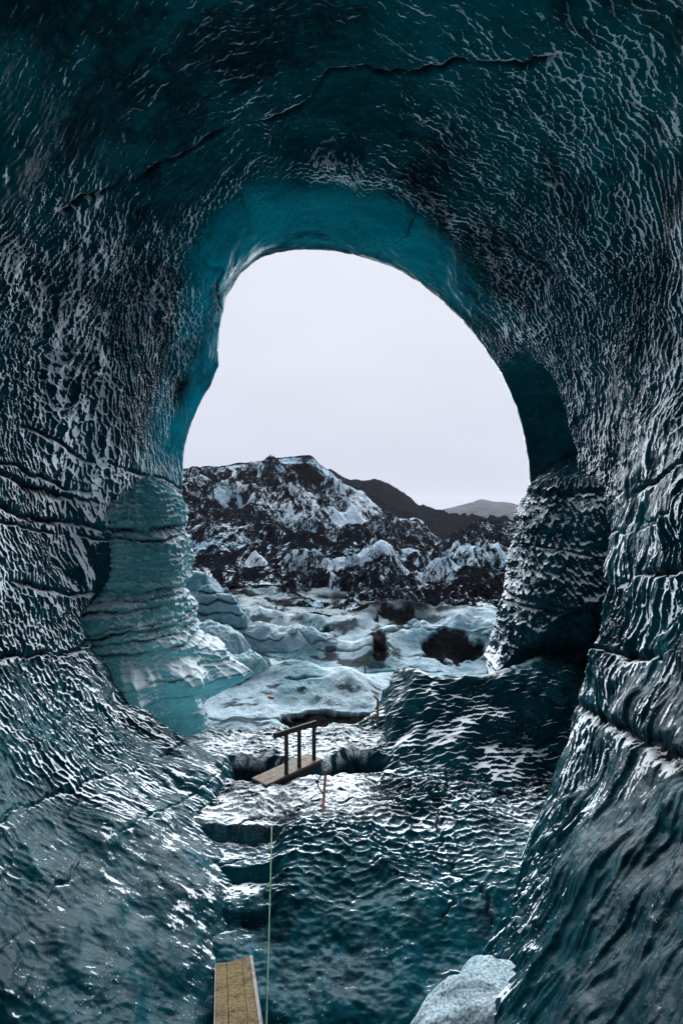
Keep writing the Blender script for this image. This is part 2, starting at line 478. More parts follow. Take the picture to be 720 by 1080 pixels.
# ash layers: dipping sheets that cut the walls
def seam(q, width, mask=1.0):
    return np.exp(-(q / width) ** 2) * mask
wv = 0.10 * fbm(X3 * 0.9, YY * 0.9, Z3 * 0.9, 4, 71) + 0.03 * fbm(X3 * 4, YY * 4, Z3 * 4, 3, 73)
lay = Z3 + 0.2 * YY + wv
left, right = (deg > 120), (deg < 60)
ash = np.zeros_like(R)
for c0, wd, mk in ((2.43, 0.05, left), (2.62, 0.022, left), (1.95, 0.045, left), (1.72, 0.022, left), (0.61, 0.04, left), (-0.45, 0.035, left), (-2.15, 0.016, 0.3 * left), (-2.75, 0.012, 0.3 * left), (3.3, 0.03, left),
                   (0.62, 0.05, right), (-1.31, 0.075, right), (2.2, 0.035, right), (-0.4, 0.03, right), (1.55, 0.025, right)):
    ash = np.maximum(ash, seam(lay - c0, wd, mk))
YC = np.maximum(YY, 2.0)
UX, UY = 360 + X3 / YC * 600, 540 - Z3 / YC * 600
def traced(pts, width, wig=14):
    """a crack along a chain of view directions, engraved where they meet the wall; width in metres"""
    ux = UX + wig * fbm(X3 * 1.1, YY * 1.1, Z3 * 1.1, 4, 87)
    uy = UY + wig * fbm(X3 * 1.1, YY * 1.1, Z3 * 1.1, 4, 89)
    best = np.full(UX.shape, 1e9)
    for (x0, y0), (x1, y1) in zip(pts, pts[1:]):
        t = np.clip(((ux - x0) * (x1 - x0) + (uy - y0) * (y1 - y0)) / ((x1 - x0) ** 2 + (y1 - y0) ** 2), 0, 1)
        best = np.minimum(best, np.hypot(ux - x0 - t * (x1 - x0), uy - y0 - t * (y1 - y0)))
    return np.exp(-(best * YC / 600 / width) ** 2) * (YY > 2)
ash = np.maximum(ash, traced([(60, 235), (110, 205), (165, 178), (215, 150), (270, 128), (320, 104), (350, 88), (420, 78), (500, 64), (590, 60)], 0.038, 7))
ash = np.maximum(ash, 0.8 * traced([(250, 205), (262, 230), (252, 262), (246, 282)], 0.04, 6))
ash = np.maximum(ash, 0.7 * traced([(440, 210), (428, 250), (400, 272)], 0.03, 6))
crack2 = Z3 - 5.4 - 0.5 * (X3 + 3.0) + 1.5 * wv + 0.4 * (YY - 12)
ash = np.maximum(ash, 0.8 * seam(crack2, 0.03, box(deg, 108, 150, 5) * (YY > 11.3)))
ash = ash * np.clip(0.75 + 0.9 * fbm(X3 * 1.3, YY * 1.3, Z3 * 1.3, 3, 77), 0, 1)
ash = np.maximum(ash, 0.9 * np.exp(-(((deg - 143) / 5) ** 2 + ((YY - 12.9) / 0.3) ** 2)))
dustband = sstep(0.05, 0.7, fbm(X3 * 0.35 + Z3 * 0.2, YY * 0.8, Z3 * 0.6, 6, 91, 0.65)) * 0.5
disp = disp + 0.085 * lowright * (rib ** 2 - 0.4) * sstep(3.0, 5.0, YY)
disp = disp - 0.10 * ash
P2 = P + N * disp[..., None]
N2 = grid_normals(P2)
if (N2[300, 800] * P2[300, 800] * np.array([1, 0, 1])).sum() > 0:
    N2 = -N2
ash_a = np.clip(ash + dustband * (0.5 + 0.9 * sstep(1.0, 5.0, Z3)), 0, 1)
# glints painted white on the crest sides that face the mouth, densest low down
mouth_dir = np.array([0.0, 0.75, 0.66])
rel = (N2 - N) @ mouth_dir + 0.12 * fbm(X3 * 5, YY * 5, Z3 * 5, 3, 95)
dens = 0.52 + 0.32 * (1 - sstep(0.5, 6.0, Z3)) + 0.14 * (1 - sstep(-2.5, -0.5, Z3))
dens = dens * (1 - 0.7 * ceil) + 0.25 * fbm(X3 * 0.6, YY * 0.6, Z3 * 0.6, 3, 97)
near = sstep(np.where(deg > 90, 6.0, 4.6), np.where(deg > 90, 8.2, 6.8), YY + 0.7 * fbm(X3 * 0.9, YY * 0.9, Z3 * 0.9, 3, 99))
dens = dens * (0.36 + 0.64 * near)
dens = dens + 0.35 * left * box(lay, 1.98, 2.40, 0.05) * near + 0.12 * left * box(Z3, -2.0, 2.5, 0.6)
T = np.maximum(0.47 - 0.64 * dens, 0.0 + 0.08 * (np.clip(amp, 0.12, 1.35) < 0.35))
glint_paint = np.clip(0.5 + rel - T - 0.7 * (1 - smooth_m), 0, 1)
thin = 0.03 + 0.02 * sstep(2.0, 5.0, Z3) + 0.46 * box(deg, 55, 125, 10) * sstep(11.2, 12.4, YY) + 0.72 * box(deg, 112, 182, 8) * sstep(11.9, 13.3, YY) + 0.10 * box(deg, 4, 42, 5) * sstep(12.7, 13.4, YY)
thin = np.clip(thin * (1 - 0.8 * sstep(240, 262, deg)) * (1 - 0.8 * (1 - sstep(-40, -20, deg))), 0, 1) * (1 - ash)
cave = grid_mesh("ice_cave", P2, M_CAVE, None, {"ash": ash_a, "glint_paint": glint_paint, "thin": thin, "clear": np.clip(0.36 * (1 - sstep(-3.2, -1.5, Z3)) * (YY < 10.2) + 0.5 * sstep(3.5, 6.5, Z3) * sstep(-0.5, 0.6, fbm(X3 * 0.5, YY * 0.5, Z3 * 0.5, 4, 93)), 0, 1)})
tag(cave, "dark teal scalloped ice walls and roof of the cave", "ice cave", None, "structure")

# ------------------------------------------------------------------ cave floor and the ice field in front
def ground_z(x, y):
    z = -4.8 - 0.75 * (1 - sstep(5.6, 9.0, y))
    # cut steps at the left
    st = box(x, -2.3, -0.9, 0.22)
    zs = -4.8 - 0.20 * (1 - sstep(8.74, 8.88, y)) - 0.20 * (1 - sstep(8.0, 8.14, y)) - 0.12 * (1 - sstep(7.2, 7.4, y))
    z = z * (1 - st) + zs * st
    # rise against the walls
    z = z + 0.10 * fbm(x * 0.7, y * 0.7, None, 3, 101)
    # trench under the footbridge
    cy = 10.75 + 0.12 * np.sin(x * 2.1) + 0.10 * x * 0.4 + 0.25 * np.exp(-((x - 0.15) / 0.4) ** 2)
    tr = np.exp(-np.abs((y - cy) / (0.30 + 0.10 * np.sin(x * 3.3))) ** 3.0) * box(x, -2.35, 0.85, 0.35)
    z = z - 0.75 * tr
    return z, tr

NX, NY = 640, 560
fx = np.linspace(-6.8, 6.8, NX)
fy = np.concatenate([np.linspace(1.0, 5.0, 60, endpoint=False), np.linspace(5.0, 12.5, NY - 60)])
FX, FY = np.meshgrid(fx, fy)
FZ, TR = ground_z(FX, FY)
ws = 0.12 * fbm(FX * 1.3, FY * 1.3, None, 3, 111)
f1, f2, ot, hh = worley((FX + ws) / 0.25, (FY + 1.3 * ws + 0.10 * FX) / 0.12, 31)
fs = 0.8 * np.minimum(f1, 0.9) ** 2.2 + 0.3 * (1 - sstep(0.02, 0.34, f2 - f1)) * (0.5 + hh) - 0.22 * ot + 0.15 * hh
g1, _, _, _ = worley(FX / 0.09, FY / 0.08, 33)
famp = np.clip(0.8 + 0.6 * fbm(FX * 0.6, FY * 0.6, None, 3, 113), 0.25, 1.3) * (0.22 + 0.78 * sstep(6.8, 9.3, FY))
stepm = box(FX, -2.2, -1.0, 0.1) * box(FY, 7.2, 9.3, 0.2)
FZ = FZ + (0.068 * fs * famp + 0.014 * g1) * (1 - 0.7 * stepm) + 0.02 * fbm(FX * 6, FY * 6, None, 3, 115)
FZ = FZ + 0.018 * fbm(FX * 1.6, FY * 2.2, None, 4, 117) * (1 - sstep(7.5, 9.5, FY))
fP = np.stack([FX, FY, FZ], -1)
fN = grid_normals(fP)
crk = np.zeros_like(FX)
for (a, b, c, sd) in ((0.35, -1.0, 8.8, 1), (-0.2, 1.0, -9.3, 2), (1.0, 0.45, -5.2, 3), (1.0, -0.3, 1.0, 4)):
    q = a * FX + b * FY + c + 0.25 * fbm(FX * 1.5, FY * 1.5, None, 4, 120 + sd)
    crk = np.maximum(crk, np.exp(-(q / 0.025) ** 2) * sstep(-0.1, 0.3, fbm(FX * 0.8, FY * 0.8, None, 2, 130 + sd)))
fP[..., 2] -= 0.06 * crk
fN = grid_normals(fP)
ff = sstep(0.62, 0.92, fN[..., 2] + 0.35 * fN[..., 1] + 0.10 * fbm(FX * 5, FY * 5, None, 3, 141))
patch = 0.5 + 0.5 * fbm(FX * 0.9, FY * 0.9, None, 3, 143)
ff = ff * np.clip(sstep(7.4, 9.6, FY + 0.8 * (patch - 0.5)) + 0.16 * sstep(0.55, 0.8, patch), 0, 1)
snow = box(FX, -2.6, 0.6, 0.5) * sstep(8.6, 9.4, FY) + 0.8 * sstep(11.3, 12.2, FY) * (1 - sstep(0.8, 1.6, FX))
ff = np.maximum(ff, np.clip(snow, 0, 1) * sstep(-0.5, 0.25, fbm(FX * 7, FY * 7, None, 3, 145)))
ff = ff * (1 - sstep(0.1, 0.4, TR))
frel = 0.75 * fN[..., 1] + 0.66 * (fN[..., 2] - 1) + 0.10 * fbm(FX * 5, FY * 5, None, 3, 149)
fcov = sstep(5.9, 8.8, FY + 0.9 * fbm(FX * 0.8, FY * 0.8, None, 3, 152))
floor_glint = np.clip(0.5 + frel - (0.30 - 0.44 * fcov), 0, 1)  # floor glints painted white on crests facing the mouth, fewer close by
ff = ff * 0.25 + 0.75 * np.clip(snow, 0, 1) * ff
fash = np.clip(crk + 0.5 * sstep(0.25, 0.9, fbm(FX * 1.1, FY * 1.1, None, 5, 147)) + 0.9 * sstep(0.15, 0.6, TR), 0, 1)
fl = grid_mesh("cave_floor", fP, M_CAVE, None, {"ash": fash, "frost_glint": ff, "glint_paint": floor_glint * (TR < 0.3), "clear": 0.62 * (1 - sstep(8.5, 9.5, FY)) * (1 - TR)})
tag(fl, "scalloped teal ice floor of the cave dusted with snow", "floor", None, "structure")

# ice field outside: pale ice with dark seams, runs out to the moraine
gx = np.linspace(-16, 16, 620)
gy = np.concatenate([np.linspace(11.6, 20, 330, endpoint=False), np.linspace(20, 46, 220)])
GX, GY = np.meshgrid(gx, gy)
GZ = -4.83 + 0.13 * fbm(GX * 0.45, GY * 0.45, None, 4, 151) + 0.05 * fbm(GX * 2, GY * 1.2, None, 4, 153)
GZ -= 0.25 * (1 - sstep(11.6, 13.2, GY)) * box(GX, -9, 9, 1)
def ridge_bump(x0, y0, x1, y1, wdt, h):
    t = np.clip(((GX - x0) * (x1 - x0) + (GY - y0) * (y1 - y0)) / ((x1 - x0) ** 2 + (y1 - y0) ** 2), 0, 1)
    d = np.hypot(GX - x0 - t * (x1 - x0), GY - y0 - t * (y1 - y0))
    return h * np.exp(-(d / wdt) ** 2)
GZ += ridge_bump(-3.0, 17, 0.2, 15.6, 0.9, 0.45) + ridge_bump(-4.5, 20.5, 1.0, 19.0, 0.8, 0.5) + ridge_bump(-6, 24.5, 0.5, 23, 1.0, 0.7)
GZ += ridge_bump(1.8, 20.0, 6.5, 19.4, 0.9, 0.9) + ridge_bump(1.5, 24.5, 8, 23.5, 1.3, 0.9)
GZ += 0.4 * sstep(24, 40, GY) * (1 + fbm(GX * 0.35, GY * 0.35, None, 4, 157))
slope = GX * 0.16 + GY
strat = np.abs(((slope + 0.5 * fbm(GX * 0.35, GY * 0.5, None, 4, 159)) / 1.15) % 1.0 - 0.5)
line = np.exp(-(strat / 0.045) ** 2) * sstep(-0.25, 0.2, fbm(GX * 0.5, GY * 0.9, None, 3, 161))
def blot(px, py, rx, ry):
    Y0 = 600 * 4.75 / (py - 540)
    X0 = (px - 360) / 600 * Y0
    q = ((GX - X0) / rx) ** 2 + ((GY - Y0) / ry) ** 2 + 0.9 * fbm(GX * 1.7, GY * 1.7, None, 4, 163)
    return 1 - sstep(0.82, 1.0, q)
dirt = np.zeros_like(GX)
for a in ((352, 752, 1.0, 0.50), (385, 757, 0.42, 0.40), (335, 758, 0.5, 0.4), (283, 765, 0.22, 0.16), (325, 748, 0.25, 0.12), (395, 748, 0.15, 0.2), (475, 692, 0.95, 0.75), (420, 665, 0.9, 1.3), (400, 690, 0.25, 0.9), (300, 668, 1.6, 0.35), (520, 640, 3.0, 1.0), (360, 655, 3, 0.9)):
    dirt = np.maximum(dirt, blot(*a))
dirt = np.maximum(dirt, sstep(22.2, 25.5, GY + 1.5 * fbm(GX * 0.4, GY * 0.4, None, 4, 165)) * (0.55 + 0.45 * sstep(-0.3, 0.3, fbm(GX * 0.9, GY * 0.6, None, 5, 167))))
GZ -= 0.10 * line + 0.12 * dirt * (GY < 24)
GZ += 0.10 * (ridged(GX * 0.7 + 0.25 * GY, GY * 0.9, 4, 175) - 0.5)
GZ += (0.02 + 0.02 * dirt) * fbm(GX * 4, GY * 3, None, 4, 169)
film = sstep(0.30, 0.6, fbm(GX * 0.9 + 3 + 0.3 * GY, GY * 1.6, None, 6, 173, 0.62)) * 0.85
gP = np.stack([GX, GY, GZ], -1)
gfrost = np.clip(0.55 + 0.8 * fbm(GX * 0.8, GY * 0.5, None, 4, 171), 0, 1)
ga = np.clip(np.maximum(np.maximum(line * 0.9, dirt), film), 0, 1)
fld = grid_mesh("snow_field_ground", gP, M_PALE, None, {"ash": ga, "frost_glint": gfrost})
tag(fld, "pale blue glacier ice field outside the cave mouth streaked with black ash", "ice field", None, "structure")

# ------------------------------------------------------------------ moraine, mountains
def mountain(name, mat, ridge, Yr, Y0, Y1, ampn, fs_, icef, label, seed, z0=-4.6, n=(420, 200), pw=1.15):
    pxs = np.linspace(ridge[0][0], ridge[-1][0], n[0])
    H = np.interp(pxs, [a for a, b in ridge], [(540 - b) / 600 * Yr for a, b in ridge])
    H = gauss_smooth(H, 2, 0)
    v = np.concatenate([np.linspace(0, 1, n[1]), np.linspace(1.0, 1.6, 30)[1:]])
    PX, V = np.meshgrid((pxs - 360) / 600, v)
    HH = H[None, :] + 0 * V
    Yd = Y0 + (Yr - Y0) * np.minimum(V, 1) + np.maximum(V - 1, 0) * (Y1 - Yr) / 0.6
    Xw = PX * Yr * (0.55 + 0.45 * Yd / Yr)
    Xw = PX * Yd
    up = np.where(V <= 1, V ** pw, 1 - (V - 1) * 1.3)
    Z = z0 + (HH - z0) * up
    rn = ridged(Xw * fs_ + 0.3 * Yd * fs_, Yd * fs_ * 0.6, 5, seed) - 0.55
    fine = fbm(Xw * fs_ * 6, Yd * fs_ * 6, None, 4, seed + 3)
    env = np.sin(np.clip(V, 0, 1) * math.pi) ** 1.2 + 0.05
    rn = rn + 0.12
    Z = Z + ampn * rn * env + ampn * 0.12 * fine * (0.25 + 0.75 * env)
    Pm = np.stack([Xw, Yd, Z], -1)
    o = grid_mesh(name, Pm, mat, None, {"ice": icef(PX * 600 + 360, V, Z, Xw, Yd, rn)})
    return tag(o, label, "mountain", None, "structure")

M_MOUNT = mountain_material("ashy_glacier_mountain", (0.56, 0.64, 0.72), 0.545, scale=0.42)
M_MORAINE = mountain_material("ash_covered_moraine", (0.50, 0.58, 0.66), 0.555, scale=0.9)
M_DARK = mountain_material("black_ash_mountain", (0.3, 0.34, 0.4), 0.80, scale=0.25, dark=(0.003, 0.0036, 0.0055))
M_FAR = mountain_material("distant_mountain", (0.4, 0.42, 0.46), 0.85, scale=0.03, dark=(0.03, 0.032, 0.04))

mountain("mountain", M_MOUNT, [(-60, 520), (60, 505), (150, 497), (193, 495), (215, 492), (250, 488), (290, 484), (330, 480), (336, 489), (345, 494), (356, 505), (375, 517), (395, 532), (420, 545), (440, 546), (455, 560), (475, 580), (500, 600), (600, 640), (800, 660)],
         88, 34, 120, 7.5, 0.055,
         lambda px, V, Z, X, Y, rn: 0.34 * sstep(0.66, 0.84, V) * (1 - sstep(0.965, 0.99, V)) * box(px, 120, 318, 14) + 0.10 * box(V, 0.45, 0.75, 0.1) + 0.3 * np.exp(-((px - 372) / 28) ** 2) * (V > 0.55) - 0.35 * (V > 0.985) - 0.4 * np.exp(-((px - 322) / 12) ** 2) * (V > 0.7),
         "ice mountain banded with black ash under the grey sky", 201)
mountain("dark_mountain", M_DARK, [(200, 520), (300, 505), (340, 497), (350, 495), (368, 507), (382, 508), (395, 505), (410, 512), (427, 522), (440, 533), (455, 544), (480, 553), (520, 555), (700, 556)],
         165, 100, 200, 10, 0.05, lambda px, V, Z, X, Y, rn: 0 * V, "black ash mountain behind the ice mountain", 211)
mountain("moraine_hill", M_MORAINE, [(-100, 600), (120, 590), (180, 600), (250, 596), (300, 590), (340, 585), (365, 566), (382, 552), (398, 538), (412, 548), (430, 572), (446, 592), (458, 580), (472, 566), (490, 556), (505, 545), (516, 551), (530, 548), (545, 553), (560, 546), (640, 520), (800, 500)],
         56, 25, 80, 4.2, 0.11, lambda px, V, Z, X, Y, rn: 0.25 * (rn > 0.12) + 0.15 * box(V, 0.3, 0.6, 0.2), "ash covered moraine hill with melting snow streaks", 221)
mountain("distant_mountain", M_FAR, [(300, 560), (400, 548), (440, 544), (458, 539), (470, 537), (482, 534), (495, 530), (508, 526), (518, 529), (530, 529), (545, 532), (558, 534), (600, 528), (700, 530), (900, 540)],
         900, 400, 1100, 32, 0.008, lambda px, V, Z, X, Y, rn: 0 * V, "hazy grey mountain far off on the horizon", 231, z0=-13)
# the ground under the mountains
bx = np.linspace(-900, 900, 60); by = np.linspace(30, 1500, 60)
BX, BY = np.meshgrid(bx, by)
tag(grid_mesh("terrain", np.stack([BX, BY, -14.0 + 0 * BX], -1), M_DARK, None, {"ice": 0 * BX}), "black ash plain below the mountains", "terrain", None, "structure")

# ------------------------------------------------------------------ layered ice buttresses at the mouth
def buttress(name, cx, cy, prof, lobes, z_lo, z_hi, layers, mat, label, seed, ph0, ph1, n=(420, 380), step=0.10, scal_lo=None, lean=(0, 0), frost_gain=0.7, cell=(0.22, 0.13), deep=0.05, flute=0.0, tilt=-0.07, glint_gain=0.0, undercut=None, shear=0.0, glow=0.42):
    zz = np.linspace(z_lo, z_hi, n[1])
    ph = np.radians(np.linspace(ph0, ph1, n[0]))
    PH, ZZ = np.meshgrid(ph, zz)
    r = np.interp(ZZ, [a for a, b in prof], [b for a, b in prof])
    D = np.degrees(PH)
    for (a, wd, za, zb, h) in lobes:
        r = r + h * np.exp(-((D - a) / wd) ** 2) * box(ZZ, za, zb, 0.24)
    wob = 0.10 * fbm(np.cos(PH) * 1.5, np.sin(PH) * 1.5, ZZ * 1.2, 3, seed)
    q = ZZ + wob + tilt * r * np.cos(PH)
    ash = 0 * r
    for (zc, wd, dep) in layers:
        vary = np.clip(0.75 + 0.8 * fbm(np.cos(PH) * 2.5 + zc * 9, np.sin(PH) * 2.5, ZZ * 0.6, 3, seed + 21), 0.1, 1.3)
        g = np.exp(-((q + 0.03 * fbm(np.cos(PH) * 4, np.sin(PH) * 4, ZZ * 1.0 + zc, 3, seed + 23) - zc) / wd) ** 2) * vary
        r = r - dep * g + 0.45 * dep * np.exp(-((q - zc - 2.4 * wd) / (1.8 * wd)) ** 2)
        ash = np.maximum(ash, g)
    r = r + 0.13 * fbm(np.cos(PH) * 2.2, np.sin(PH) * 2.2, ZZ * 0.9, 4, seed + 5)
    r0 = max(0.8, float(np.mean(r)))
    f1, f2, ot, hh = worley((PH * r0 + 0.6 * wob + shear * ZZ) / cell[0], (ZZ * 1.0 + wob) / cell[1], seed + 9)
    sm = 1.0 if scal_lo is None else sstep(scal_lo, scal_lo + 0.3, ZZ)
    r = r + deep * (np.minimum(f1, 0.9) ** 2 + 0.45 * (1 - sstep(0.02, 0.34, f2 - f1)) * (0.5 + hh) + 0.25 * ot) * sm + 0.012 * fbm(PH * 20, ZZ * 14, None, 3, seed + 11)
    if flute:
        r = r + flute * (1 - sstep(-3.1, -2.8, ZZ)) * sstep(-4.3, -4.0, ZZ) * (ridged(D / 24 + 0.25 * ZZ, ZZ * 0.25, 3, seed + 31) - 0.5)
    cut = 0 * r
    if undercut:
        zb = np.interp(D, [a for a, b in undercut], [b for a, b in undercut]) + 0.12 * fbm(D / 14, ZZ * 0.3, None, 3, seed + 41)
        cut = sstep(-0.06, 0.10, zb - ZZ)
        r = r - (0.55 + 0.75 * sstep(0.0, 1.2, zb - ZZ)) * cut
        cut2 = sstep(-0.05, 0.06, zb - 0.75 - ZZ) * sstep(185, 200, D)
        r = r + 0.35 * cut2 * (1 - sstep(0.1, 0.9, zb - 0.75 - ZZ))
    fr_z = (z_hi - ZZ)
    Pm = np.stack([cx + r * np.cos(PH) + lean[0] * fr_z, cy + r * np.sin(PH) + lean[1] * fr_z, ZZ], -1)
    Nn = grid_normals(Pm)
    if (Nn[..., 0] * np.cos(PH) + Nn[..., 1] * np.sin(PH)).mean() < 0: Nn = -Nn
    raw = 0.9 * Nn[..., 2] + 0.35 * Nn[..., 1] + 0.25 + 0.2 * fbm(np.cos(PH) * 3, np.sin(PH) * 3, ZZ * 3, 3, seed + 15)
    raw = raw - 1.5 * cut - 0.5 * sstep(0.1, 0.5, ZZ)
    fr = sstep(0.15, 0.75, raw) * frost_gain
    if glint_gain == 0: raw = raw - 9
    o = grid_mesh(name, Pm, mat, None, {"ash": np.clip(ash, 0, 1), "frost_glint": fr, "thin": glow * (1 - ash) * (1 - cut) * (0.45 + 0.55 * sstep(-4.3, -3.9, ZZ)), "glint_paint": np.clip(0.5 + glint_gain * (raw - 0.42), 0, 1)})  # white strokes on up- and mouth-facing sides are painted glints
    return tag(o, label, "ice formation", "layered ice buttresses at the cave mouth")

buttress("ice_buttress", -5.0, 13.0,
         [(-5.4, 1.5), (-4.25, 1.5), (-4.05, 2.0), (-3.7, 2.0), (-3.2, 1.86), (-2.75, 1.68), (-2.0, 1.55), (-1.75, 1.36), (-1.55, 1.46), (-1.1, 1.56), (-0.7, 1.5), (-0.42, 1.28), (0.0, 1.28), (0.4, 1.2), (1.0, 0.5)],
         [(4, 20, -4.15, -3.5, 0.55), (4, 23, -3.95, -3.0, 0.42), (-32, 12, -4.2, -3.3, 0.55), (-32, 13, -3.6, -2.7, 0.22), (-62, 14, -4.3, -3.2, 0.5), (-95, 16, -4.2, -3.2, 0.4), (-15, 30, -4.9, -4.2, 0.6)],
         -5.4, 1.0, [(-0.42, 0.05, 0.13), (-0.62, 0.03, 0.03), (-1.78, 0.05, 0.15), (-1.95, 0.02, 0.02), (-2.10, 0.03, 0.09), (-2.34, 0.022, 0.03), (-2.46, 0.035, 0.12), (-2.62, 0.02, 0.02), (-2.88, 0.04, 0.14), (-3.45, 0.016, 0.012), (-3.86, 0.016, 0.012), (-1.3, 0.014, 0.008)],
         M_TEAL, "layered pale teal ice buttress with flared foot left of the cave mouth", 301, -150, 60, deep=0.065, cell=(0.17, 0.12), scal_lo=-3.7, frost_gain=0.28, flute=0.45, glint_gain=0.85)

buttress("ice_buttress", 6.1, 13.0,
         [(-5.2, 1.2), (-4.3, 1.5), (-4.2, 2.4), (-3.9, 2.66), (-3.55, 2.66), (-3.3, 2.58), (-3.0, 2.48), (-2.5, 2.36), (-2.0, 2.25), (-1.75, 2.2), (-1.1, 2.1), (-0.1, 1.92), (0.2, 1.8), (0.7, 1.5), (1.3, 0.7)],
         [(-140, 26, -3.5, 0.5, -0.25), (258, 48, -1.9, 0.75, 0.6)],
         -5.2, 1.3, [(-2.35, 0.045, 0.10), (-2.5, 0.02, 0.03), (-3.8, 0.03, 0.03), (-3.3, 0.02, 0.02), (-4.3, 0.03, 0.05), (-1.1, 0.015, 0.02)],
         M_CAVE, "dark overhanging ice buttress stepping down right of the cave mouth", 331, 110, 300, frost_gain=0.1, cell=(0.10, 0.27), deep=0.07, glint_gain=0.9, undercut=[(150, -4.6), (182, -3.75), (200, -3.0), (222, -2.15), (245, -1.75), (300, -1.6)], shear=0.35, glow=0.02, scal_lo=-3.3, tilt=0.24)

# dark glossy ice ledge below the right buttress
base = np.array([(0.35, 13.6, -5.1), (0.5, 12.3, -5.1), (0.62, 11.3, -5.1), (1.25, 10.25, -5.1), (2.2, 9.85, -5.1), (3.3, 9.6, -5.1), (4.6, 9.7, -5.1), (6.2, 10.2, -5.1)])
topl = np.array([(1.35, 14.0, -3.8), (1.5, 12.9, -3.5), (1.68, 12.1, -3.36), (1.85, 11.85, -3.30), (2.3, 11.75, -3.36), (3.1, 11.6, -3.28), (4.4, 11.6, -3.2), (6.4, 11.8, -3.2)])
back = topl + np.array([(0.5, 0.3, -0.5), (0.4, 0.4, -0.5), (0.3, 0.5, -0.5), (0.3, 0.5, -0.5), (0.2, 0.6, -0.5), (0.2, 0.6, -0.45), (0.2, 1.0, 0), (0, 1.6, 0)])
down = back + np.array([(0.5, 0.8, -1.6)] * 8)
ctrl = np.stack([base, topl, back, down])
uu = np.linspace(0, 7, 460)
vv = np.concatenate([np.linspace(0, 1, 200, endpoint=False), np.linspace(1, 2, 80, endpoint=False), np.linspace(2, 3, 30)])
Cu = np.stack([[np.interp(uu, range(8), c[:, k]) for k in range(3)] for c in ctrl]).transpose(0, 2, 1)
Cu = gauss_smooth(Cu, 10, 1)
LP = np.stack([np.stack([np.interp(vv, range(4), Cu[:, i, k]) for i in range(460)], 1) for k in range(3)], -1)
LP = gauss_smooth(LP, 14, 0)
LN = grid_normals(LP)
if LN[100, 300, 2] < 0: LN = -LN
LN0 = LN
lx, ly, lz = LP[..., 0], LP[..., 1], LP[..., 2]
f1, f2, ot, hh = worley((lx + 0.15 * fbm(lx, ly, lz, 3, 401)) / 0.17, (ly * 0.8 + lz * 0.8) / 0.11, 403)
lb = 0.30 * fbm(lx * 0.7, ly * 0.7, lz * 0.7, 4, 405) + 0.035 * (np.minimum(f1, 0.9) ** 1.6 + 0.35 * ot)
LP = LP + LN * lb[..., None]
LN = grid_normals(LP)
if LN[100, 300, 2] < 0: LN = -LN
lfr = sstep(0.86, 1.06, LN[..., 2] + 0.5 * LN[..., 1] + 0.15 * fbm(lx * 4, ly * 4, lz * 4, 2, 411)) * 0.6 * (1 - 0.7 * sstep(1.8, 3.2, lx))  # painted glints: white on ledge faces turned up and to the mouth
lash = np.exp(-((lz + 4.2 + 0.1 * fbm(lx, ly, lz, 3, 409)) / 0.03) ** 2) * 0.6
tag(grid_mesh("ice_ledge", LP, M_CAVE, None, {"ash": lash, "frost_glint": lfr, "clear": 0 * lx + 0.25, "glint_paint": np.clip(0.5 + 0.75 * (LN - LN0)[..., 1] + 0.6 * (LN - LN0)[..., 2] - 0.22 - 0.12 * sstep(1.5, 3.5, lx) + 0.10 * sstep(-3.8, -4.6, lz), 0, 1)}), "dark glossy teal ice ledge sloping below the right buttress", "ice formation")

# ice mounds out on the field
def mound(cx, cy, rx, ry, h, rot, mat, label, seed, base_z=-4.9, layers=4, fr=0.7, sharp=1.6, ashk=1.0, rough=1.0):
    n = (220, 110)
    a = np.linspace(0, 2 * math.pi, n[0])
    v = np.linspace(0, 1, n[1])
    AA, VV = np.meshgrid(a, v)
    rad = np.cos(VV * math.pi / 2) ** (1 / sharp)
    zz = np.sin(VV * math.pi / 2) ** 1.2
    ca, sa = np.cos(AA) * rad * rx, np.sin(AA) * rad * ry
    nz = 1 + 0.20 * fbm(np.cos(AA) * 1.3 + seed, np.sin(AA) * 1.3, zz, 4, seed) + 0.16 * (ridged(np.cos(AA) * 2.2 + seed, np.sin(AA) * 2.2 + zz, 4, seed + 1) - 0.5)
    ca, sa = ca * nz, sa * nz
    x = cx + ca * math.cos(rot) - sa * math.sin(rot)
    y = cy + ca * math.sin(rot) + sa * math.cos(rot)
    z = base_z + h * zz * (1 + 0.18 * fbm(ca, sa, None, 3, seed + 3))
    q = (z - base_z) / h * layers + 0.35 * fbm(x * 1.2, y * 1.2, None, 3, seed + 5)
    st = np.exp(-((np.abs(q % 1.0 - 0.5)) / 0.09) ** 2)
    inw = 1 - 0.07 * st
    x, y = cx + (x - cx) * inw, cy + (y - cy) * inw
    Pm = np.stack([x, y, z + rough * 0.05 * fbm(x * 3, y * 3, z * 3, 5, seed + 7, 0.6) + rough * 0.10 * (ridged(x * 1.1, y * 1.6 + z, 4, seed + 8) - 0.5)], -1)
    o = grid_mesh("ice_mound", Pm, mat, None, {"ash": st * ashk * (VV < 0.8), "frost_glint": np.clip(fr + 0.5 * fbm(x * 2, y * 2, z * 2, 3, seed + 9), 0, 1), "thin": 0 * x + 0.15})
    return tag(o, label, "ice formation", "ice mounds outside the cave mouth")
mound(-5.3, 20.5, 2.3, 1.4, 2.35, -0.25, M_PALE, "grey layered ice mound with a sharp dark flank, behind the left buttress", 501, layers=6, fr=0.25)
mound(-4.1, 17.2, 1.9, 0.9, 1.35, -0.5, M_PALE, "smooth pale ice slope sweeping down from the left buttress", 511, layers=1, fr=0.6, ashk=0.3)
mound(-2.75, 16.2, 0.8, 0.6, 1.0, 0.1, M_TEAL, "small rounded teal ice hump in front of the layered ridges", 521, layers=2, fr=0.6, ashk=0.4)
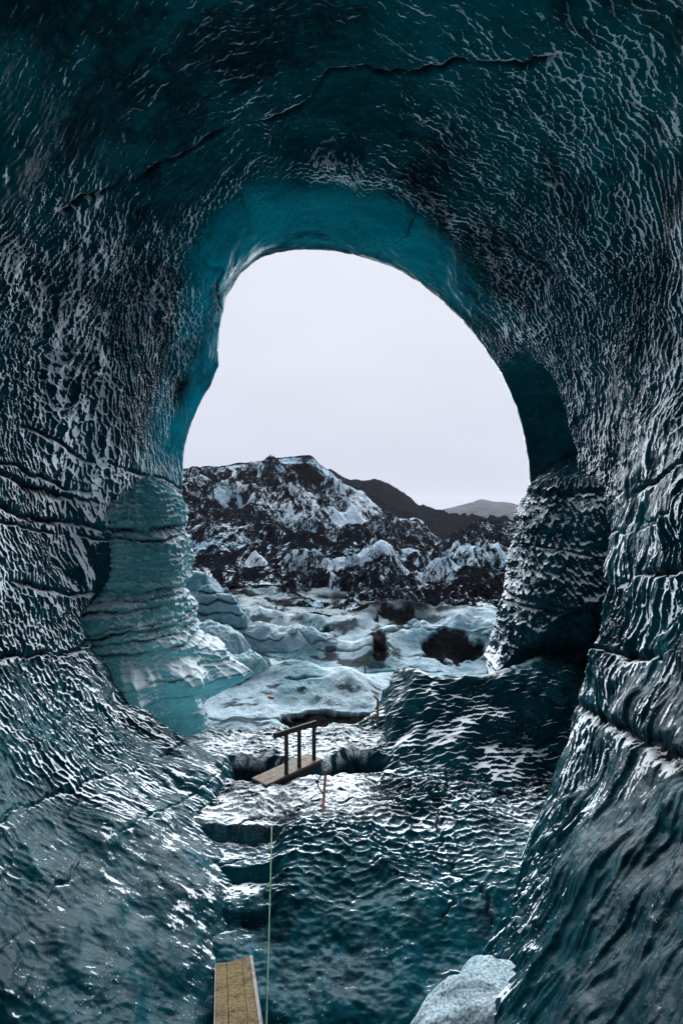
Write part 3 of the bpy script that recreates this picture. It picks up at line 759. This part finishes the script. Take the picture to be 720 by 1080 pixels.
mound(-2.0, 19.6, 2.4, 0.8, 0.9, -0.12, M_PALE, "long low pale ice ridge beside the black pit", 531, layers=2, fr=0.7, ashk=0.7)
mound(4.4, 20.6, 3.0, 1.0, 1.0, 0.05, M_PALE, "broad pale blue ice bank above the ash pit at right", 541, layers=2, fr=0.6, ashk=0.35)
mound(1.48, 5.1, 1.05, 0.72, 0.92, 0.55, M_FROSTED, "frosted pale ice slab at the foot of the near right wall", 551, base_z=-5.4, layers=1, fr=1.0, ashk=0.0, sharp=3.2, rough=0.35)

# ------------------------------------------------------------------ wooden things, rope, stakes
M_WOOD = simple("wet_grey_wood", (0.035, 0.024, 0.016), (0.14, 0.10, 0.065), 9, 0.6, (1, 1, 1), 0.4, 0.01)
M_DARKWOOD = simple("dark_wet_timber", (0.004, 0.004, 0.0045), (0.012, 0.011, 0.010), 10, 0.7)
M_PLANK = simple("gritty_plank_board", (0.04, 0.027, 0.010), (0.29, 0.215, 0.10), 38, 0.8, (1, 1, 1), 0.8, 0.01)
M_PLANKEDGE = simple("pale_plank_edge", (0.22, 0.2, 0.19), (0.42, 0.38, 0.36), 40, 0.75)
M_ROPE = simple("green_rope", (0.05, 0.14, 0.08), (0.13, 0.27, 0.17), 60, 0.7)
M_ROPE2 = simple("yellow_green_rope", (0.25, 0.30, 0.10), (0.42, 0.45, 0.2), 60, 0.7)
M_STAKE = simple("orange_brown_stake", (0.15, 0.065, 0.04), (0.30, 0.14, 0.09), 18, 0.6)
M_BLACKROPE = simple("black_cord", (0.008, 0.009, 0.01), (0.02, 0.02, 0.02), 30, 0.6)
M_ORANGE = simple("orange_plastic", (0.75, 0.17, 0.02), (0.85, 0.30, 0.05), 12, 0.5)
M_STICK = simple("weathered_stick", (0.05, 0.04, 0.02), (0.16, 0.12, 0.05), 20, 0.7)
M_ROCK = simple("pale_pink_rock", (0.30, 0.24, 0.23), (0.58, 0.50, 0.48), 2.5, 0.8, (1, 1, 1), 0.6, 0.2)

import bmesh
def finish(bm, name, mat, parent=None, bevel=0.006, smooth=False):
    if bevel:
        bmesh.ops.bevel(bm, geom=[e for e in bm.edges if e.calc_face_angle(0) > 0.6], offset=bevel, segments=2, affect='EDGES', profile=0.6)
    bmesh.ops.recalc_face_normals(bm, faces=bm.faces)
    me = bpy.data.meshes.new(name)
    bm.to_mesh(me); bm.free()
    for p in me.polygons: p.use_smooth = smooth
    me.materials.append(mat)
    o = bpy.data.objects.new(name, me)
    col.objects.link(o)
    if parent is not None:
        o.parent = parent
        o.location = -Vector(parent.location)
    return o

def beam(bm, a, b, wx, wz, up=(0, 0, 1), seg=8, jit=0.0, seed=0):
    """a sawn timber from a to b, wx wide and wz thick"""
    rnd = random.Random(seed)
    a, b = Vector(a), Vector(b)
    d = (b - a).normalized()
    s = d.cross(Vector(up)).normalized()
    u = s.cross(d).normalized()
    rings = []
    for i in range(seg + 1):
        c = a.lerp(b, i / seg) + s * rnd.uniform(-jit, jit) + u * rnd.uniform(-jit, jit)
        rings.append([bm.verts.new(c + s * (x * wx / 2) + u * (z * wz / 2)) for x, z in ((-1, -1), (1, -1), (1, 1), (-1, 1))])
    for p, q in zip(rings, rings[1:]):
        for k in range(4):
            bm.faces.new((p[k], p[(k + 1) % 4], q[(k + 1) % 4], q[k]))
    bm.faces.new(rings[0][::-1]); bm.faces.new(rings[-1])

def tube(bm, pts, rad, n=8, taper=None):
    pts = [Vector(p) for p in pts]
    rings = []
    for i, p in enumerate(pts):
        d = (pts[min(i + 1, len(pts) - 1)] - pts[max(i - 1, 0)]).normalized()
        s = d.cross(Vector((0, 0, 1)) if abs(d.z) < 0.9 else Vector((1, 0, 0))).normalized()
        u = s.cross(d)
        rr = rad if taper is None else rad + (taper - rad) * i / (len(pts) - 1)
        rings.append([bm.verts.new(p + (s * math.cos(k * 2 * math.pi / n) + u * math.sin(k * 2 * math.pi / n)) * rr) for k in range(n)])
    for p, q in zip(rings, rings[1:]):
        for k in range(n):
            bm.faces.new((p[k], p[(k + 1) % n], q[(k + 1) % n], q[k]))
    bm.faces.new(rings[0][::-1]); bm.faces.new(rings[-1])

# footbridge over the trench: a deck, one handrail on three posts, two bearers
ZB = -4.70
pa, pb = Vector(at(273, 825, 10.0)), Vector(at(330, 799, 10.95))
br = empty("footbridge", (pa + pb) / 2, "small wooden footbridge with one dark handrail across the trench", "footbridge")
dirb = (pb - pa).normalized()
side = dirb.cross(Vector((0, 0, 1))).normalized()
bm = bmesh.new()
for k in (-1, 0, 1):
    beam(bm, pa + side * 0.135 * k, pb + dirb * 0.05 + side * 0.135 * k, 0.128, 0.035, seg=6, jit=0.003, seed=k + 5)
finish(bm, "deck", M_WOOD, br, 0.004)
for k in (-1, 1):
    bm = bmesh.new()
    beam(bm, pa + side * 0.17 * k + Vector((0, 0, -0.075)), pb + side * 0.17 * k + Vector((0, 0, -0.075)), 0.06, 0.11)
    finish(bm, "bearer", M_DARKWOOD, br)
tops = []
for (bxp, byp, tyy, Yd) in ((302, 821, 772, 10.25), (315.5, 813, 768, 10.52), (331, 805, 763, 10.82)):
    b0, t0 = Vector(at(bxp, byp, Yd)), Vector(at(bxp, tyy, Yd))
    bm = bmesh.new()
    beam(bm, b0 + Vector((0, 0, -0.12)), t0, 0.055, 0.05, up=dirb, seg=5, jit=0.002, seed=int(bxp))
    finish(bm, "post", M_DARKWOOD, br)
    tops.append(t0)
bm = bmesh.new()
beam(bm, tops[0] + (tops[0] - tops[2]) * 0.42 + Vector((0, 0, 0.0)), tops[2] + (tops[2] - tops[0]).normalized() * 0.05, 0.05, 0.09, seg=6, jit=0.002)
finish(bm, "handrail", M_DARKWOOD, br)

# gangplank rising from the floor towards the viewer
qa, qb = Vector(at(247, 1013, 6.7)), Vector(at(254, 1120, 4.6))
pl = empty("gangplank", qa, "gritty tan wooden gangplank rising from the cave floor beside the green rope", "plank")
bm = bmesh.new()
sidep = (qb - qa).normalized().cross(Vector((0, 0, 1))).normalized()
for k, wdt in ((-0.145, 0.11), (0.0, 0.165), (0.13, 0.085)):
    beam(bm, qa + sidep * -k, qb + sidep * -k, wdt, 0.035, seg=10, jit=0.002, seed=int(100 * k))
finish(bm, "board", M_PLANK, pl, 0.004)
bm = bmesh.new()
beam(bm, qa + sidep * -0.195, qb + sidep * -0.195, 0.035, 0.05)
beam(bm, qa + sidep * 0.212, qb + sidep * 0.212, 0.012, 0.04)
finish(bm, "edge_strip", M_PLANKEDGE, pl, 0.003)
for f in (0.25, 0.72):
    bm = bmesh.new()
    c = qa.lerp(qb, f) + Vector((0, 0, -0.05))
    beam(bm, c - sidep * 0.2, c + sidep * 0.2, 0.06, 0.05, seg=2)
    finish(bm, "crossbar", M_DARKWOOD, pl)

# green rope
r0, r1 = Vector(at(286.5, 872, 8.7)), Vector(at(280, 1110, 4.75))
pts = []
for i in range(40):
    t = i / 39
    p = r0.lerp(r1, t)
    p.z -= 0.05 * math.sin(t * math.pi)
    pts.append(p)
bm = bmesh.new()
tube(bm, pts, 0.009)
tag(finish(bm, "rope", M_ROPE, None, 0, True), "taut green rope running up from the floor beside the gangplank", "rope")

# orange-brown stake with a loop of cord, its hole in the ice behind
s0, s1 = Vector(at(340.5, 853, 9.1)), Vector(at(343.5, 812, 9.12))
stk = empty("stake", s0, "slim orange brown stake with a cord loop in front of the footbridge", "stake")
bm = bmesh.new()
tube(bm, [s0.lerp(s1, i / 6) + Vector((0, 0, -0.05 if i == 0 else 0)) for i in range(7)], 0.024, 8, 0.02)
finish(bm, "pole", M_STAKE, stk, 0)
bm = bmesh.new()
lp = [at(343, 815, 9.1), at(338, 818, 9.08), at(334.5, 824, 9.06), at(336, 831, 9.05), at(340, 836, 9.05), at(342, 841, 9.06)]
tube(bm, lp, 0.012, 6)
finish(bm, "cord", M_BLACKROPE, stk, 0, True)

# thin guide line over the ice from the bridge to the far stick
g0, g1 = Vector(at(331, 768, 10.8)), Vector(at(397.5, 752, 12.6))
bm = bmesh.new()
tube(bm, [g0.lerp(g1, i / 20) + Vector((0, 0, -0.13 * math.sin(math.pi * i / 20))) for i in range(21)], 0.008, 6)
tag(finish(bm, "guide_line", M_ROPE2, None, 0, True), "thin yellow green guide line from the bridge handrail to the forked stick", "rope")
# forked stick and upright marker stick
b0, b1, b2 = Vector(at(398, 757, 12.6)), Vector(at(398.3, 738, 12.6)), Vector(at(394, 734, 12.55))
bm = bmesh.new()
tube(bm, [b0 + Vector((0, 0, -0.2)), b0.lerp(b1, 0.5), b1, b2], 0.032, 7, 0.026)
tag(finish(bm, "marker_stick", M_STICK, None, 0), "dark forked stick leaning beside the teal ice ledge", "stick")
c0, c1 = Vector(at(385, 709, 16.9)), Vector(at(384.5, 690, 16.9))
bm = bmesh.new()
tube(bm, [c0 + Vector((0, 0, -0.25)), c0.lerp(c1, 0.4), c1], 0.03, 7, 0.026)
tag(finish(bm, "marker_stick", M_STICK, None, 0), "thin upright marker stick on the pale ice field", "stick")
# orange pegs
def peg(p, q, rad, label):
    bm = bmesh.new()
    p, q = Vector(p), Vector(q)
    tube(bm, [p, p.lerp(q, 0.5), p.lerp(q, 0.8), q], rad, 7, rad * 0.55)
    tag(finish(bm, "marker_peg", M_ORANGE, None, 0), label, "peg")
peg(at(291.5, 681, 19.3), at(290.3, 674, 19.3), 0.04, "small orange peg standing on the long ice ridge")
peg(at(283, 734.5, 14.6), at(289, 735.5, 14.6), 0.025, "orange peg lying flat on the pale ice")

# pale pinkish rock on the moraine
bm = bmesh.new()
bmesh.ops.create_icosphere(bm, subdivisions=3, radius=1.0)
rc = Vector(at(452, 633, 31))
V = np.array([v.co[:] for v in bm.verts])
nn = fbm(V[:, 0] * 1.3 + 5, V[:, 1] * 1.3, V[:, 2] * 1.3, 4, 601)
for v, k in zip(bm.verts, nn):
    v.co = Vector((v.co.x * 0.42, v.co.y * 0.4, v.co.z * 0.75)) * (1 + 0.45 * float(k))
    v.co.x += -0.25 * v.co.z
    v.co += rc
tag(finish(bm, "rock", M_ROCK, None, 0, False), "pale pinkish rock on the black moraine", "rock")

# ------------------------------------------------------------------ the hazy air
hb = bmesh.new()
bmesh.ops.create_cube(hb, size=1.0)
for v in hb.verts:
    v.co = Vector((v.co.x * 1900, 600 + v.co.y * 1300, 8 + v.co.z * 48))
me = bpy.data.meshes.new("haze")
hb.to_mesh(me); hb.free()
hm = bpy.data.materials.new("pale_haze")
hm.use_nodes = True
hn = hm.node_tree
hn.nodes.remove(hn.nodes["Principled BSDF"])
pv = hn.nodes.new("ShaderNodeVolumePrincipled")
pv.inputs["Color"].default_value = (0.86, 0.90, 1.0, 1)
pv.inputs["Density"].default_value = HAZE
hn.links.new(pv.outputs[0], hn.nodes["Material Output"].inputs["Volume"])
me.materials.append(hm)
ho = bpy.data.objects.new("haze", me)
col.objects.link(ho)
tag(ho, "thin pale haze in front of the distant mountain", "haze", None, "stuff")
